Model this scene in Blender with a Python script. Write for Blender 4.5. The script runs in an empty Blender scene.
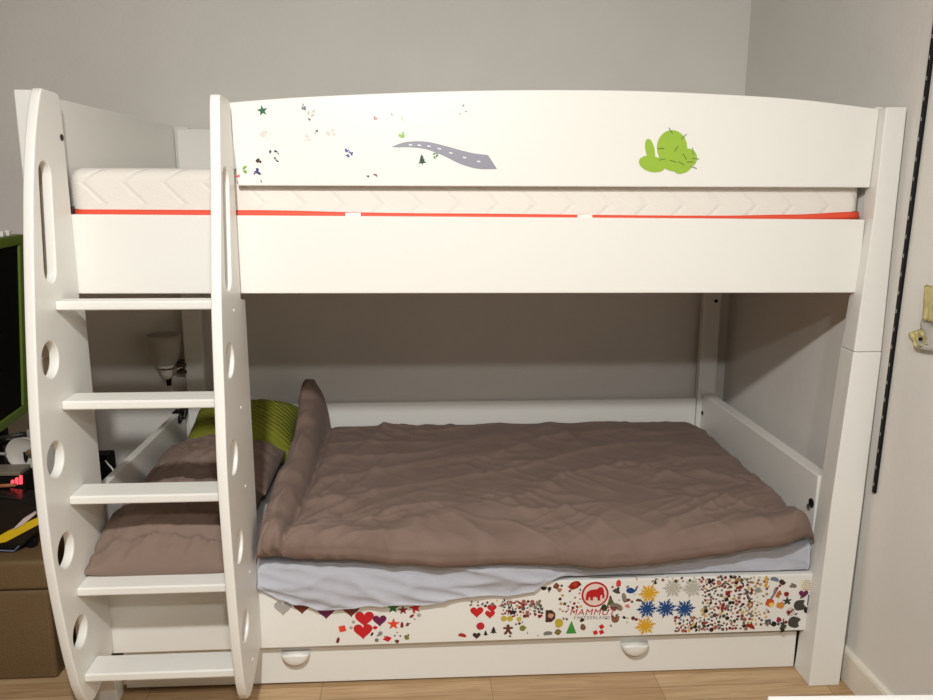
import bpy, bmesh, math, random
from mathutils import Vector, Matrix, noise
random.seed(11)
PI = math.pi
sc = bpy.context.scene
COL = sc.collection

# ------------------------------------------------------------------ camera
CAM = Vector((0.7282, -2.1602, 1.5101))
RGT = Vector((0.99782563, -0.06578388, 0.00406082))
UPV = Vector((0.00941577, 0.2032589, 0.97907975))
FWD = Vector((0.06523306, 0.97691264, -0.20343635))
FPX = 785.49
cd = bpy.data.cameras.new('camera'); co = bpy.data.objects.new('camera', cd); COL.objects.link(co)
m = Matrix((RGT, UPV, -FWD)).transposed().to_4x4(); m.translation = CAM
co.matrix_world = m
cd.sensor_fit = 'HORIZONTAL'; cd.sensor_width = 36; cd.lens = FPX * 36 / 933
cd.clip_start = 0.02
sc.camera = co

def at(x, y, Y=None, X=None, Z=None):
    """survey helper: where the line of sight through a measured point of the photo meets a real plane of the room"""
    d = RGT * (x - 466.5) / FPX - UPV * (y - 350) / FPX + FWD
    ax, v = (0, X) if X is not None else (1, Y) if Y is not None else (2, Z)
    return CAM + d * ((v - CAM[ax]) / d[ax])

# ------------------------------------------------------------------ materials
def lin(c):
    c = c / 255
    return c / 12.92 if c <= .04045 else ((c + .055) / 1.055) ** 2.4
def rgb(c): return (lin(c[0]), lin(c[1]), lin(c[2]), 1)
_m = {}
def mat(name, c, rough=.5, bump=0, bscale=40, metal=0, spec=.5, var=0, vscale=6, coat=0, sheen=0):
    if name in _m: return _m[name]
    M = bpy.data.materials.new(name); M.use_nodes = True; _m[name] = M
    nt = M.node_tree; b = nt.nodes['Principled BSDF']
    b.inputs['Base Color'].default_value = rgb(c)
    b.inputs['Roughness'].default_value = rough
    b.inputs['Metallic'].default_value = metal
    b.inputs['Specular IOR Level'].default_value = spec
    if coat: b.inputs['Coat Weight'].default_value = coat
    if sheen: b.inputs['Sheen Weight'].default_value = sheen
    if bump or var:
        tc = nt.nodes.new('ShaderNodeTexCoord')
    if bump:
        n = nt.nodes.new('ShaderNodeTexNoise'); n.inputs['Scale'].default_value = bscale; n.inputs['Detail'].default_value = 5
        nt.links.new(tc.outputs['Object'], n.inputs['Vector'])
        bp = nt.nodes.new('ShaderNodeBump'); bp.inputs['Strength'].default_value = bump; bp.inputs['Distance'].default_value = .01
        nt.links.new(n.outputs['Fac'], bp.inputs['Height']); nt.links.new(bp.outputs['Normal'], b.inputs['Normal'])
    if var:
        n = nt.nodes.new('ShaderNodeTexNoise'); n.inputs['Scale'].default_value = vscale; n.inputs['Detail'].default_value = 4
        nt.links.new(tc.outputs['Object'], n.inputs['Vector'])
        r = nt.nodes.new('ShaderNodeValToRGB')
        r.color_ramp.elements[0].position = .3; r.color_ramp.elements[1].position = .7
        r.color_ramp.elements[0].color = rgb([max(0, v - var) for v in c]); r.color_ramp.elements[1].color = rgb([min(255, v + var) for v in c])
        nt.links.new(n.outputs['Fac'], r.inputs['Fac']); nt.links.new(r.outputs['Color'], b.inputs['Base Color'])
    return M

WHITE = mat('white_lacquer', (232, 231, 225), .38, bump=.03, bscale=90, spec=.4)
WALLM = mat('painted_wall', (224, 221, 215), .9, bump=.12, bscale=60, spec=.15, var=3, vscale=2.5)
WALLB = mat('unseen_wall_darkened', (112, 104, 96), .9, bump=.1, bscale=60, spec=.15)  # for the unseen left and front walls, darkened to cut bounced light under the bunk
PINE = mat('plain_pine', (172, 136, 98), .6, var=8, vscale=8)
CEILM = mat('ceiling_paint', (200, 196, 188), .95, spec=.1)
TRIMM = mat('trim_paint', (226, 220, 206), .4, bump=.03, bscale=60)
DUVET = mat('taupe_cotton', (126, 107, 97), .85, bump=.12, bscale=45, spec=.1, sheen=.06, var=4, vscale=9)
PILLM = mat('taupe_pillow_cotton', (132, 113, 102), .85, bump=.12, bscale=45, spec=.1, sheen=.06)
SHEET = mat('pale_lilac_cotton', (228, 230, 238), .85, bump=.15, bscale=40, spec=.15)
MATTW = mat('mattress_side_cotton', (214, 211, 212), .9, bump=.2, bscale=60, spec=.1)
RED = mat('red_piping', (222, 74, 48), .55, bump=.1, bscale=200)
TAGW = mat('white_woven_tag', (235, 232, 226), .7)
BLACK = mat('black_plastic', (14, 13, 13), .6, spec=.25)
DARK = mat('dark_steel', (50, 46, 42), .4, metal=.6)
DARKCHR = mat('dark_chrome', (96, 92, 88), .22, metal=1)
CHROME = mat('chrome', (190, 186, 180), .15, metal=1)

def creases(M, sx, sy, strength, dist):
    nt = M.node_tree; b = nt.nodes['Principled BSDF']; old = b.inputs['Normal'].links[0].from_socket
    tc = nt.nodes.new('ShaderNodeTexCoord'); last = old
    for k, rz in enumerate((.45, -.3)):
        mp = nt.nodes.new('ShaderNodeMapping'); mp.inputs['Rotation'].default_value = (0, 0, rz); mp.inputs['Scale'].default_value = (sx, sy, sy); mp.inputs['Location'].default_value = (k * 3.7, k, 0)
        n = nt.nodes.new('ShaderNodeTexNoise'); n.noise_type = 'RIDGED_MULTIFRACTAL'; n.inputs['Scale'].default_value = 1; n.inputs['Detail'].default_value = 1.5; n.inputs['Distortion'].default_value = .6
        r = nt.nodes.new('ShaderNodeMapRange'); r.inputs['From Min'].default_value = .9; r.inputs['From Max'].default_value = 2.4
        bp = nt.nodes.new('ShaderNodeBump'); bp.inputs['Strength'].default_value = strength; bp.inputs['Distance'].default_value = dist
        L = nt.links.new
        L(tc.outputs['Object'], mp.inputs['Vector']); L(mp.outputs['Vector'], n.inputs['Vector']); L(n.outputs['Fac'], r.inputs['Value']); L(r.outputs['Result'], bp.inputs['Height'])
        L(last, bp.inputs['Normal']); last = bp.outputs['Normal']
    L(last, b.inputs['Normal'])
creases(DUVET, 3.2, 11, .16, .010); creases(PILLM, 5, 15, .16, .010)

def wood_floor():
    M = bpy.data.materials.new('oak_parquet'); M.use_nodes = True; nt = M.node_tree; b = nt.nodes['Principled BSDF']
    tc = nt.nodes.new('ShaderNodeTexCoord')
    br = nt.nodes.new('ShaderNodeTexBrick'); br.offset = .37; br.offset_frequency = 1
    br.inputs['Scale'].default_value = 1; br.inputs['Brick Width'].default_value = .52; br.inputs['Row Height'].default_value = .066
    br.inputs['Mortar Size'].default_value = .0012; br.inputs['Mortar Smooth'].default_value = .2; br.inputs['Bias'].default_value = 0
    br.inputs['Color1'].default_value = rgb((203, 174, 136)); br.inputs['Color2'].default_value = rgb((180, 148, 110)); br.inputs['Mortar'].default_value = rgb((146, 116, 82))
    mp = nt.nodes.new('ShaderNodeMapping'); mp.inputs['Scale'].default_value = (3, 45, 1)
    n = nt.nodes.new('ShaderNodeTexNoise'); n.inputs['Scale'].default_value = 1.6; n.inputs['Detail'].default_value = 7; n.inputs['Distortion'].default_value = 1.2
    mx = nt.nodes.new('ShaderNodeMixRGB'); mx.blend_type = 'MULTIPLY'; mx.inputs['Fac'].default_value = .55
    r = nt.nodes.new('ShaderNodeValToRGB'); r.color_ramp.elements[0].position = .3; r.color_ramp.elements[1].position = .65
    r.color_ramp.elements[0].color = rgb((196, 176, 150)); r.color_ramp.elements[1].color = (1, 1, 1, 1)
    L = nt.links.new
    L(tc.outputs['Object'], br.inputs['Vector']); L(tc.outputs['Object'], mp.inputs['Vector']); L(mp.outputs['Vector'], n.inputs['Vector'])
    L(n.outputs['Fac'], r.inputs['Fac']); L(br.outputs['Color'], mx.inputs['Color1']); L(r.outputs['Color'], mx.inputs['Color2'])
    L(mx.outputs['Color'], b.inputs['Base Color']); b.inputs['Roughness'].default_value = .42
    return M

def quilt():
    M = bpy.data.materials.new('quilted_ticking'); M.use_nodes = True; nt = M.node_tree; b = nt.nodes['Principled BSDF']
    b.inputs['Base Color'].default_value = rgb((226, 221, 213)); b.inputs['Roughness'].default_value = .85; b.inputs['Specular IOR Level'].default_value = .15
    L = nt.links.new
    tc = nt.nodes.new('ShaderNodeTexCoord'); sp = nt.nodes.new('ShaderNodeSeparateXYZ'); L(tc.outputs['Object'], sp.inputs[0])
    def mth(op, a, bb=None):
        q = nt.nodes.new('ShaderNodeMath'); q.operation = op
        for i, v in enumerate((a, bb)):
            if v is None: continue
            if isinstance(v, (int, float)): q.inputs[i].default_value = v
            else: L(v, q.inputs[i])
        return q.outputs[0]
    v = mth('ADD', sp.outputs['Z'], mth('MULTIPLY', sp.outputs['Y'], .9))
    # zigzag stitched lines
    tri = mth('MULTIPLY', mth('ABSOLUTE', mth('SUBTRACT', mth('FRACT', mth('MULTIPLY', v, 9)), .5)), .11)
    zz = mth('FRACT', mth('MULTIPLY', mth('ADD', sp.outputs['X'], tri), 9.5))
    groove = mth('MINIMUM', mth('MULTIPLY', mth('ABSOLUTE', mth('SUBTRACT', zz, .5)), 9), 1)
    # fine diagonal weave
    fine = mth('SINE', mth('MULTIPLY', mth('ADD', sp.outputs['X'], mth('MULTIPLY', v, 1.3)), 520))
    h = mth('ADD', groove, mth('MULTIPLY', fine, .05))
    bp = nt.nodes.new('ShaderNodeBump'); bp.inputs['Strength'].default_value = .32; bp.inputs['Distance'].default_value = .008
    L(h, bp.inputs['Height']); L(bp.outputs['Normal'], b.inputs['Normal'])
    return M

def ribbed_green():
    M = bpy.data.materials.new('lime_ribbed_cotton'); M.use_nodes = True; nt = M.node_tree; b = nt.nodes['Principled BSDF']
    b.inputs['Base Color'].default_value = rgb((126, 130, 34)); b.inputs['Roughness'].default_value = .9
    tc = nt.nodes.new('ShaderNodeTexCoord'); w = nt.nodes.new('ShaderNodeTexWave'); w.inputs['Scale'].default_value = 22; w.inputs['Distortion'].default_value = 1.5
    w.bands_direction = 'DIAGONAL'
    bp = nt.nodes.new('ShaderNodeBump'); bp.inputs['Strength'].default_value = .6; bp.inputs['Distance'].default_value = .006
    nt.links.new(tc.outputs['Object'], w.inputs['Vector']); nt.links.new(w.outputs['Fac'], bp.inputs['Height']); nt.links.new(bp.outputs['Normal'], b.inputs['Normal'])
    return M
QUILT = quilt(); GREENC = ribbed_green()

# ------------------------------------------------------------------ object helpers
WLOC = {}
def tag(o, label, cat, group=None):
    o['label'] = label; o['category'] = cat
    if group: o['group'] = group
    return o
def thing(name, label, cat, loc, group=None):
    o = bpy.data.objects.new(name, None); COL.objects.link(o); o.location = loc; o.empty_display_size = .1
    WLOC[o] = Vector(loc)
    return tag(o, label, cat, group)
def obj(name, bm, mats, parent=None, smooth=False, origin=None):
    """links a bmesh given in room coordinates as one object, its origin at the middle of its shape"""
    bmesh.ops.recalc_face_normals(bm, faces=bm.faces)
    vs = [v.co for v in bm.verts]
    lo = Vector([min(v[i] for v in vs) for i in range(3)]); hi = Vector([max(v[i] for v in vs) for i in range(3)])
    c = (lo + hi) / 2 if origin is None else Vector(origin)
    bmesh.ops.translate(bm, verts=bm.verts, vec=-c)
    me = bpy.data.meshes.new(name); bm.to_mesh(me); bm.free()
    for mm in (mats if isinstance(mats, (list, tuple)) else [mats]): me.materials.append(mm)
    o = bpy.data.objects.new(name, me); COL.objects.link(o)
    if smooth:
        for p in me.polygons: p.use_smooth = True
    WLOC[o] = c
    if parent is not None:
        o.parent = parent; o.location = c - WLOC[parent]
    else: o.location = c
    return o
def bevel(bm, r, seg=2, ang=.5):
    es = [e for e in bm.edges if len(e.link_faces) == 2 and e.calc_face_angle(0) > ang]
    bmesh.ops.bevel(bm, geom=es, offset=r, segments=seg, profile=.5, affect='EDGES', clamp_overlap=True)
def bm_box(x0, x1, y0, y1, z0, z1, bv=.003, seg=2):
    bm = bmesh.new()
    bmesh.ops.create_cube(bm, size=1)
    for v in bm.verts:
        v.co = Vector(((x0 + x1) / 2 + v.co.x * (x1 - x0), (y0 + y1) / 2 + v.co.y * (y1 - y0), (z0 + z1) / 2 + v.co.z * (z1 - z0)))
    if bv: bevel(bm, bv, seg)
    return bm
def bm_prism(pts, axis, a, b, bv=.003, seg=2, ang=.5):
    """polygon pts in the plane across `axis`, drawn out from a to b"""
    bm = bmesh.new()
    def P(p, t):
        return Vector((t, p[0], p[1])) if axis == 'X' else Vector((p[0], t, p[1])) if axis == 'Y' else Vector((p[0], p[1], t))
    v0 = [bm.verts.new(P(p, a)) for p in pts]; v1 = [bm.verts.new(P(p, b)) for p in pts]
    bm.faces.new(v0); bm.faces.new(v1[::-1])
    n = len(pts)
    for i in range(n): bm.faces.new((v0[i], v1[i], v1[(i + 1) % n], v0[(i + 1) % n]))
    bmesh.ops.recalc_face_normals(bm, faces=bm.faces)
    if bv: bevel(bm, bv, seg, ang)
    return bm
def bm_loft(rings, cap=True):
    bm = bmesh.new(); R = [[bm.verts.new(p) for p in r] for r in rings]
    n = len(R[0])
    for a, b in zip(R, R[1:]):
        for i in range(n): bm.faces.new((a[i], a[(i + 1) % n], b[(i + 1) % n], b[i]))
    if cap: bm.faces.new(R[0]); bm.faces.new(R[-1])
    bmesh.ops.recalc_face_normals(bm, faces=bm.faces)
    return bm
def bm_tube(pts, r, n=8):
    pts = [Vector(p) for p in pts]; rings = []
    for i, p in enumerate(pts):
        t = (pts[min(i + 1, len(pts) - 1)] - pts[max(i - 1, 0)]).normalized()
        a = t.cross(Vector((0, 0, 1)) if abs(t.z) < .9 else Vector((1, 0, 0))).normalized(); b = t.cross(a)
        rings.append([p + a * r * math.cos(k * 2 * PI / n) + b * r * math.sin(k * 2 * PI / n) for k in range(n)])
    return bm_loft(rings)
def bm_lathe(prof, c, axis='Z', n=28, cap=True):
    rings = []
    for r, h in prof:
        ring = []
        for k in range(n):
            a = k * 2 * PI / n; u, v = r * math.cos(a), r * math.sin(a)
            q = Vector((u, v, h)) if axis == 'Z' else Vector((u, h, v)) if axis == 'Y' else Vector((h, u, v))
            ring.append(Vector(c) + q)
        rings.append(ring)
    return bm_loft(rings, cap)
def join(*bms):
    out = bms[0]
    for b in bms[1:]:
        me = bpy.data.meshes.new('tmp'); b.to_mesh(me); b.free(); out.from_mesh(me); bpy.data.meshes.remove(me)
    return out
def bm_curve(loops, thick, bv, xform):
    """flat outline with holes, given thickness and rounded arrises; xform maps (u, v, t) to room coordinates"""
    cu = bpy.data.curves.new('tmp', 'CURVE'); cu.dimensions = '2D'; cu.fill_mode = 'BOTH'
    cu.extrude = thick / 2 - bv; cu.bevel_depth = bv; cu.bevel_resolution = 2; cu.offset = -bv
    for lp in loops:
        s = cu.splines.new('POLY'); s.points.add(len(lp) - 1); s.use_cyclic_u = True
        for q, p in zip(s.points, lp): q.co = (p[0], p[1], 0, 1)
    o = bpy.data.objects.new('tmp', cu); COL.objects.link(o)
    dg = bpy.context.evaluated_depsgraph_get(); me = bpy.data.meshes.new_from_object(o.evaluated_get(dg))
    bm = bmesh.new(); bm.from_mesh(me)
    bpy.data.objects.remove(o); bpy.data.curves.remove(cu); bpy.data.meshes.remove(me)
    bmesh.ops.remove_doubles(bm, verts=bm.verts, dist=1e-5)
    for v in bm.verts: v.co = xform(v.co)
    return bm
def crom(P, n):
    """smooth curve through control points"""
    out = []
    for i in range(len(P) - 1):
        p0, p1, p2, p3 = P[max(i - 1, 0)], P[i], P[i + 1], P[min(i + 2, len(P) - 1)]
        for k in range(n):
            t = k / n
            out.append(tuple(.5 * (2 * b + (c - a) * t + (2 * a - 5 * b + 4 * c - d) * t * t + (3 * b - a - 3 * c + d) * t ** 3) for a, b, c, d in zip(p0, p1, p2, p3)))
    out.append(tuple(P[-1])); return out
def interp(x, T):
    if x <= T[0][0]: return T[0][1]
    for (a, u), (b, v) in zip(T, T[1:]):
        if x <= b:
            t = (x - a) / (b - a); t = t * t * (3 - 2 * t)
            return u + (v - u) * t
    return T[-1][1]
def nz(x, y, s=0): return noise.noise(Vector((x, y, s)))
def ridge(x, y, s=0): return max(0, 1 - abs(nz(x, y, s)) * 2.6) ** 2
def struct(name, bm, m):
    o = obj(name, bm, m); o['kind'] = 'structure'; return o

# ------------------------------------------------------------------ the room
RX0, RX1, RY0, RY1, RZ = -2.9, 2.07, -4.6, 1.085, 2.55
struct('floor', bm_box(RX0, RX1, RY0, RY1, -.05, 0, 0), wood_floor())
struct('ceiling', bm_box(RX0, RX1, RY0, RY1, RZ, RZ + .05, 0), CEILM)
struct('wall_back', bm_box(RX0, RX1, RY1, RY1 + .08, -.05, RZ + .05, 0), WALLM)
struct('wall_right', bm_box(RX1, RX1 + .08, RY0, RY1 + .08, -.05, RZ + .05, 0), WALLM)
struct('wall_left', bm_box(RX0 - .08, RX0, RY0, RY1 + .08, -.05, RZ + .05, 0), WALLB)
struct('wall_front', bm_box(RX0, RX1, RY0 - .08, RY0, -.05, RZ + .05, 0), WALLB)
def skirting(name, x0, x1, y0, y1, side):
    # painted board with a rounded top lip
    if side == 'right': pr = [(x0, 0), (x1, 0), (x1, .108), (x0 + .008, .108), (x0 + .003, .104), (x0, .095)]; bm = bm_prism(pr, 'Y', y0, y1, .0015, 1)
    else: pr = [(y0, 0), (y1, 0), (y1, .108), (y0 + .008, .108), (y0 + .003, .104), (y0, .095)]; bm = bm_prism(pr, 'X', x0, x1, .0015, 1)
    struct(name, bm, TRIMM)
skirting('baseboard_right', 2.053, RX1, RY0, RY1, 'right')
skirting('baseboard_back', RX0, 2.053, RY1 - .015, RY1, 'back')

# ------------------------------------------------------------------ bunk bed
bed = thing('bunk_bed', 'white wooden bunk bed with arched guard board and stickers on its lower rail', 'bunk bed', (.9, .5, 0))
RT = .026                                          # board thickness
# arched guard board
gt = [(.250, 1.7215), (.435, 1.737), (.695, 1.751), (.905, 1.759), (1.118, 1.763), (1.334, 1.763), (1.553, 1.757), (1.776, 1.746), (2.003, 1.723)]
gp = crom(gt, 5) + [(2.000, 1.5125), (.264, 1.5105)]
guard = obj('guard_board', bm_prism(gp, 'Y', 0, RT, .003, 2), WHITE, bed)
obj('upper_rail', bm_prism([(-.205, 1.2245), (1.994, 1.217), (1.996, 1.424), (-.205, 1.435)], 'Y', 0, RT, .003), WHITE, bed)
lrail = obj('lower_rail', bm_prism([(-.2, .151), (1.953, .151), (1.962, .343), (-.2, .346)], 'Y', 0, RT, .003), WHITE, bed)
# corner posts, tapering, with the joint between the two bunks
def post(rings, bv=.003):
    bm = bm_loft([[Vector((x0, y0, z)), Vector((x1, y0, z)), Vector((x1, y1, z)), Vector((x0, y1, z))] for (z, x0, x1, y0, y1) in rings])
    bevel(bm, bv, 2, .6)
    return bm
def edge_post(levels, zb, zt):
    rings = []
    for n, (l, r, yl, yr, yf, sp) in enumerate(levels):
        a, b = at(l, yl, Y=yf), at(r, yr, Y=yf)
        z = zb if n == 0 else zt if n == len(levels) - 1 else (a.z + b.z) / 2
        rings.append([Vector((a.x, yf, z)), Vector((b.x, yf, z)), Vector((b.x, .032, z)), Vector((a.x + sp, .032, z))])
    bm = bm_loft(rings); bevel(bm, .003, 2, .6)
    return bm
obj('post', edge_post([(853.7, 881.3, 354, 354, -.046, .004), (873.6, 895, 219, 219, -.042, .009), (886.3, 907.3, 107, 107, -.038, .008)], 1.0535, 1.725), WHITE, bed)
obj('post', edge_post([(809, 839.3, 686, 686, -.066, .0), (832, 863.3, 500, 500, -.056, .008), (853.3, 881.3, 356, 356, -.046, .004)], 0, 1.0522), WHITE, bed)
obj('post', post([(1.0535, -.277, -.204, -.02, .032), (1.7465, -.279, -.222, -.012, .032)]), WHITE, bed)
obj('post', post([(0, -.262, -.164, -.02, .032), (.11, -.263, -.172, -.02, .032), (.149, -.264, -.204, -.02, .032), (1.052, -.277, -.204, -.02, .032)]), WHITE, bed)
for x0, x1 in ((1.936, 2.012), (-.208, -.134)):
    bp = obj('post', post([(0, x0, x1, 1.028, 1.062), (1.73, x0, x1, 1.028, 1.062)]), WHITE, bed)
    if x0 > 1:
        p = at(716, 301, Y=1.028)
        obj('bolt_hole', bm_lathe([(.0075, -.0015), (.0075, .004)], (p.x, 1.0275, p.z), 'Y', 14), BLACK, bp)
# end boards
obj('end_board', bm_prism([(-.226, .034), (-.2, .034), (-.179, 1.000), (-.205, 1.000)], 'Z', 1.262, 1.732, .003), WHITE, bed)
obj('end_board', bm_box(2.012, 2.036, .034, 1.026, 1.262, 1.732, .003), WHITE, bed)
lend = obj('end_board', bm_box(-.246, -.22, .034, 1.026, .36, .613, .003), WHITE, bed)
rend = obj('end_board', bm_box(1.954, 1.998, .036, 1.022, .36, .649, .004), WHITE, bed)
p = at(702.5, 413, X=1.954)
obj('bolt_hole', bm_lathe([(.0095, -.002), (.0095, .003)], p, 'X', 16), BLACK, rend)
p = at(811.5, 503, X=1.954)
obj('bolt_hole', bm_lathe([(.015, -.002), (.015, .003)], p, 'X', 18), BLACK, rend)
obj('bolt', bm_lathe([(.009, -.006), (.009, .0), (.004, .001)], p + Vector((-.001, .006, -.014)), 'X', 12), CHROME, rend)
# boards along the wall
obj('back_board', bm_box(-.13, 1.934, 1.036, 1.058, .37, .622, .003), WHITE, bed)
obj('back_board', bm_box(-.171, 1.975, 1.003, 1.0265, 1.262, 1.722, .003), WHITE, bed)
obj('back_rail', bm_box(-.13, 1.934, 1.036, 1.058, .17, .30, .003), WHITE, bed)
# slatted bases carrying the two mattresses
for z0, x0, x1 in ((1.232, -.19, 1.98), (.18, -.163, 1.934)):
    sb = join(bm_box(x0, x1, .03, .055, z0, z0 + .03, .002), bm_box(x0, x1, 1.003, 1.026, z0, z0 + .03, .002))
    s = obj('slat_base', sb, PINE, bed)
    for k in range(14):
        xx = x0 + .05 + k * (x1 - x0 - .17) / 13
        obj('slat', bm_box(xx, xx + .068, .032, 1.024, z0 + .0302, z0 + .044, .002), PINE, s)

# ------------------------------------------------------------------ stickers
_st = {}
def stm(c):
    k = 'sticker_ink_%d_%d_%d' % c
    return mat(k, c, .35, spec=.5)
def outline(kind, s):
    """a closed outline of size s (full width)"""
    h = s / 2
    if kind == 'heart':
        return [(h * .062 * 16 * math.sin(t) ** 3, h * .062 * (13 * math.cos(t) - 5 * math.cos(2 * t) - 2 * math.cos(3 * t) - math.cos(4 * t))) for t in [k * 2 * PI / 28 for k in range(28)]]
    if kind == 'star':
        return [((h * 1.1 if k % 2 == 0 else h * .45) * math.sin(k * PI / 5), (h * 1.1 if k % 2 == 0 else h * .45) * math.cos(k * PI / 5)) for k in range(10)]
    if kind == 'disc': return [(h * math.cos(k * PI / 10), h * math.sin(k * PI / 10)) for k in range(20)]
    if kind == 'diamond': return [(-h, -h * .1), (-h * .1, h * .75), (h, h * .2), (h * .2, -h * .7)]
    if kind == 'square': return [(-h * .85, -h * .85), (h * .85, -h * .85), (h * .85, h * .85), (-h * .85, h * .85)]
    if kind == 'tall': return [(-h * .45, -h), (h * .45, -h), (h * .5, h * .3), (h * .2, h), (-h * .2, h), (-h * .5, h * .3)]
    if kind == 'wide': return [(-h, -h * .45), (h * .8, -h * .5), (h, 0), (h * .5, h * .35), (-h * .3, h * .5), (-h, h * .2)]
    if kind == 'triangle': return [(-h * .75, -h), (h * .75, -h), (0, h)]
    if kind == 'tree': return [(-h * .12, -h), (h * .12, -h), (h * .12, -h * .75), (h * .8, -h * .75), (h * .35, -h * .2), (h * .6, -h * .2), (h * .22, h * .3), (h * .4, h * .3), (0, h), (-h * .4, h * .3), (-h * .22, h * .3), (-h * .6, -h * .2), (-h * .35, -h * .2), (-h * .8, -h * .75), (-h * .12, -h * .75)]
    if kind == 'snow':
        out = []
        n = 12
        for k in range(n):
            a = k * 2 * PI / n; L = h * (1.12 if k % 2 == 0 else .92)
            for (r, d) in ((.42, -PI / n), (.62, -.16), (.70, -.26), (.80, -.24), (.76, -.1), (1.0, -.055), (1.0, .055), (.76, .1), (.80, .24), (.70, .26), (.62, .16)):
                out.append((L * r * math.cos(a + d), L * r * math.sin(a + d)))
        return out
    if kind == 'man':
        q = [(.0, 1), (.25, .92), (.3, .65), (.2, .45), (.75, .5), (.95, .3), (.8, .1), (.35, .1), (.35, -.2), (.75, -.75), (.6, -1), (.3, -.95), (0, -.45)]
        return [(h * a, h * b) for a, b in q] + [(-h * a, h * b) for a, b in q[-2:0:-1]]
    if kind == 'whale':
        return [(h * a, h * b) for a, b in ((-1, -.05), (-.8, .3), (-.4, .5), (.1, .45), (.5, .1), (.7, .1), (.75, .55), (.9, .35), (1.1, .5), (1.0, .1), (.8, -.25), (.3, -.6), (-.3, -.65), (-.8, -.4))]
    if kind == 'apple':
        pts = []
        for k in range(36):
            t = k * 2 * PI / 36; x, y = math.sin(t), math.cos(t)
            r = h * (1.0 - .16 * max(0, y) ** 6 - .12 * max(0, -y) ** 8)
            p = Vector((r * x, r * y * 1.02))
            c = Vector((h * 1.08, h * .15)); dd = (p - c).length
            if dd < h * .5: p = c + (p - c + Vector((-h * .3, 0))).normalized() * h * .5
            pts.append((p.x, p.y))
        return pts
    if kind == 'leaf': return [(h * a, h * b) for a, b in ((-.6, -.8), (.1, -.6), (.6, 0), (.6, .8), (-.1, .55), (-.6, -.1))]
    if kind == 'blob':
        ph = [random.uniform(.62, 1.1) for _ in range(9)]
        return [(h * ph[k] * math.cos(k * 2 * PI / 9), h * ph[k] * math.sin(k * 2 * PI / 9)) for k in range(9)]
    if kind == 'flake':   # torn scrap
        ph = [random.uniform(.25, 1.15) for _ in range(8)]
        return [(h * ph[k] * math.cos(k * 2 * PI / 8), h * ph[k] * math.sin(k * 2 * PI / 8)) for k in range(8)]
    if kind == 'dee': return [(-h * .75, -h), (h * .2, -h), (h * .75, -h * .4), (h * .75, h * .4), (h * .2, h), (-h * .75, h)]
_layer = [0]
def bm_flat(pts, px, py, rot=0, face=0.0, mi=0, lift=0.0, bm=None, sx=1, sy=1, th=.0003):
    """thin stuck-on piece on the vertical face Y=face"""
    _layer[0] += 1
    yy = face - .0003 - lift - (_layer[0] % 9) * .00006
    c = at(px, py, Y=face); ca, sa = math.cos(rot), math.sin(rot)
    bm = bm or bmesh.new()
    P = [(c.x + (a * sx) * ca - (b * sy) * sa, c.z + (a * sx) * sa + (b * sy) * ca) for a, b in pts]
    f = [bm.verts.new((x, yy - th, z)) for x, z in P]; g = [bm.verts.new((x, yy, z)) for x, z in P]
    fs = [bm.faces.new(f)]
    for i in range(len(P)):
        j = (i + 1) % len(P); fs.append(bm.faces.new((f[i], f[j], g[j], g[i])))
    for q in fs: q.material_index = mi
    return bm
PXM = .0031
def sticker(name, kind, px, py, w, c, rot=0, parent=None, sx=1, sy=1, lift=0, label=None):
    o = obj(name, bm_flat(outline(kind, w * PXM), px, py, rot, 0, 0, lift, None, sx, sy), stm(c), parent or lrail)
    if label: o['label'] = label
    return o
SILV, BRN, PUR, REDS, DRED, ORA = (168, 166, 160), (112, 44, 32), (104, 22, 74), (196, 24, 34), (140, 16, 30), (224, 70, 44)
GRN, DGRN, OLV, BLU, YEL, BLK, GRY = (20, 110, 52), (22, 60, 36), (122, 124, 50), (24, 70, 128), (214, 164, 30), (28, 24, 24), (120, 118, 112)
NAVY, TAN, CRM, PNK = (36, 42, 92), (168, 120, 74), (214, 200, 170), (214, 120, 120)
for px, py, w, c in ((283, 607.5, 17, SILV), (301.8, 606, 17, BRN), (326, 611, 17, PUR), (351, 609, 17, BRN), (364.5, 618, 18.5, REDS), (363, 630.5, 18.5, REDS), (379.6, 620, 13.5, PUR),
                     (476.8, 611.5, 13, REDS), (491.9, 608, 9.5, REDS), (490, 614, 10, REDS), (476.6, 635.4, 8, (52, 40, 30)), (803.4, 593.8, 10, PUR)):
    sticker('heart_sticker', 'heart', px, py, w, c)
for px, py, w, c in ((393, 607.8, 11.5, GRN), (403, 610, 9.5, DRED), (415.3, 607.8, 11.5, REDS), (393.5, 624, 12, ORA), (512.8, 612, 8, BLK), (787, 601, 10, (58, 62, 50))):
    sticker('star_sticker', 'star', px, py, w, c, random.uniform(-.2, .2))
for px, py, c, r in ((648.8, 593.3, YEL, .1), (645.2, 625.7, YEL, .2), (647, 608.8, BLU, .05), (666, 608.4, BLU, .25), (684.8, 608.8, BLU, .1), (673, 588, (188, 184, 172), 0), (692.5, 588, (188, 184, 172), .2)):
    sticker('snowflake_sticker', 'snow', px, py, 19, c, r)
for px, py, w, c in ((342.4, 628.6, 7.5, ORA), (595.4, 632.5, 5, REDS), (601.5, 632, 5, REDS), (601.5, 626.6, 5, REDS), (727.6, 593, 5.5, DRED), (726.5, 599.5, 4.5, BLK)):
    sticker('square_sticker', 'square', px, py, w, c, random.uniform(.1, .7))
for px, py, w, c in ((387.3, 638.8, 9, REDS), (375, 627.6, 6, REDS)):
    sticker('diamond_sticker', 'diamond', px, py, w, c)
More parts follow.
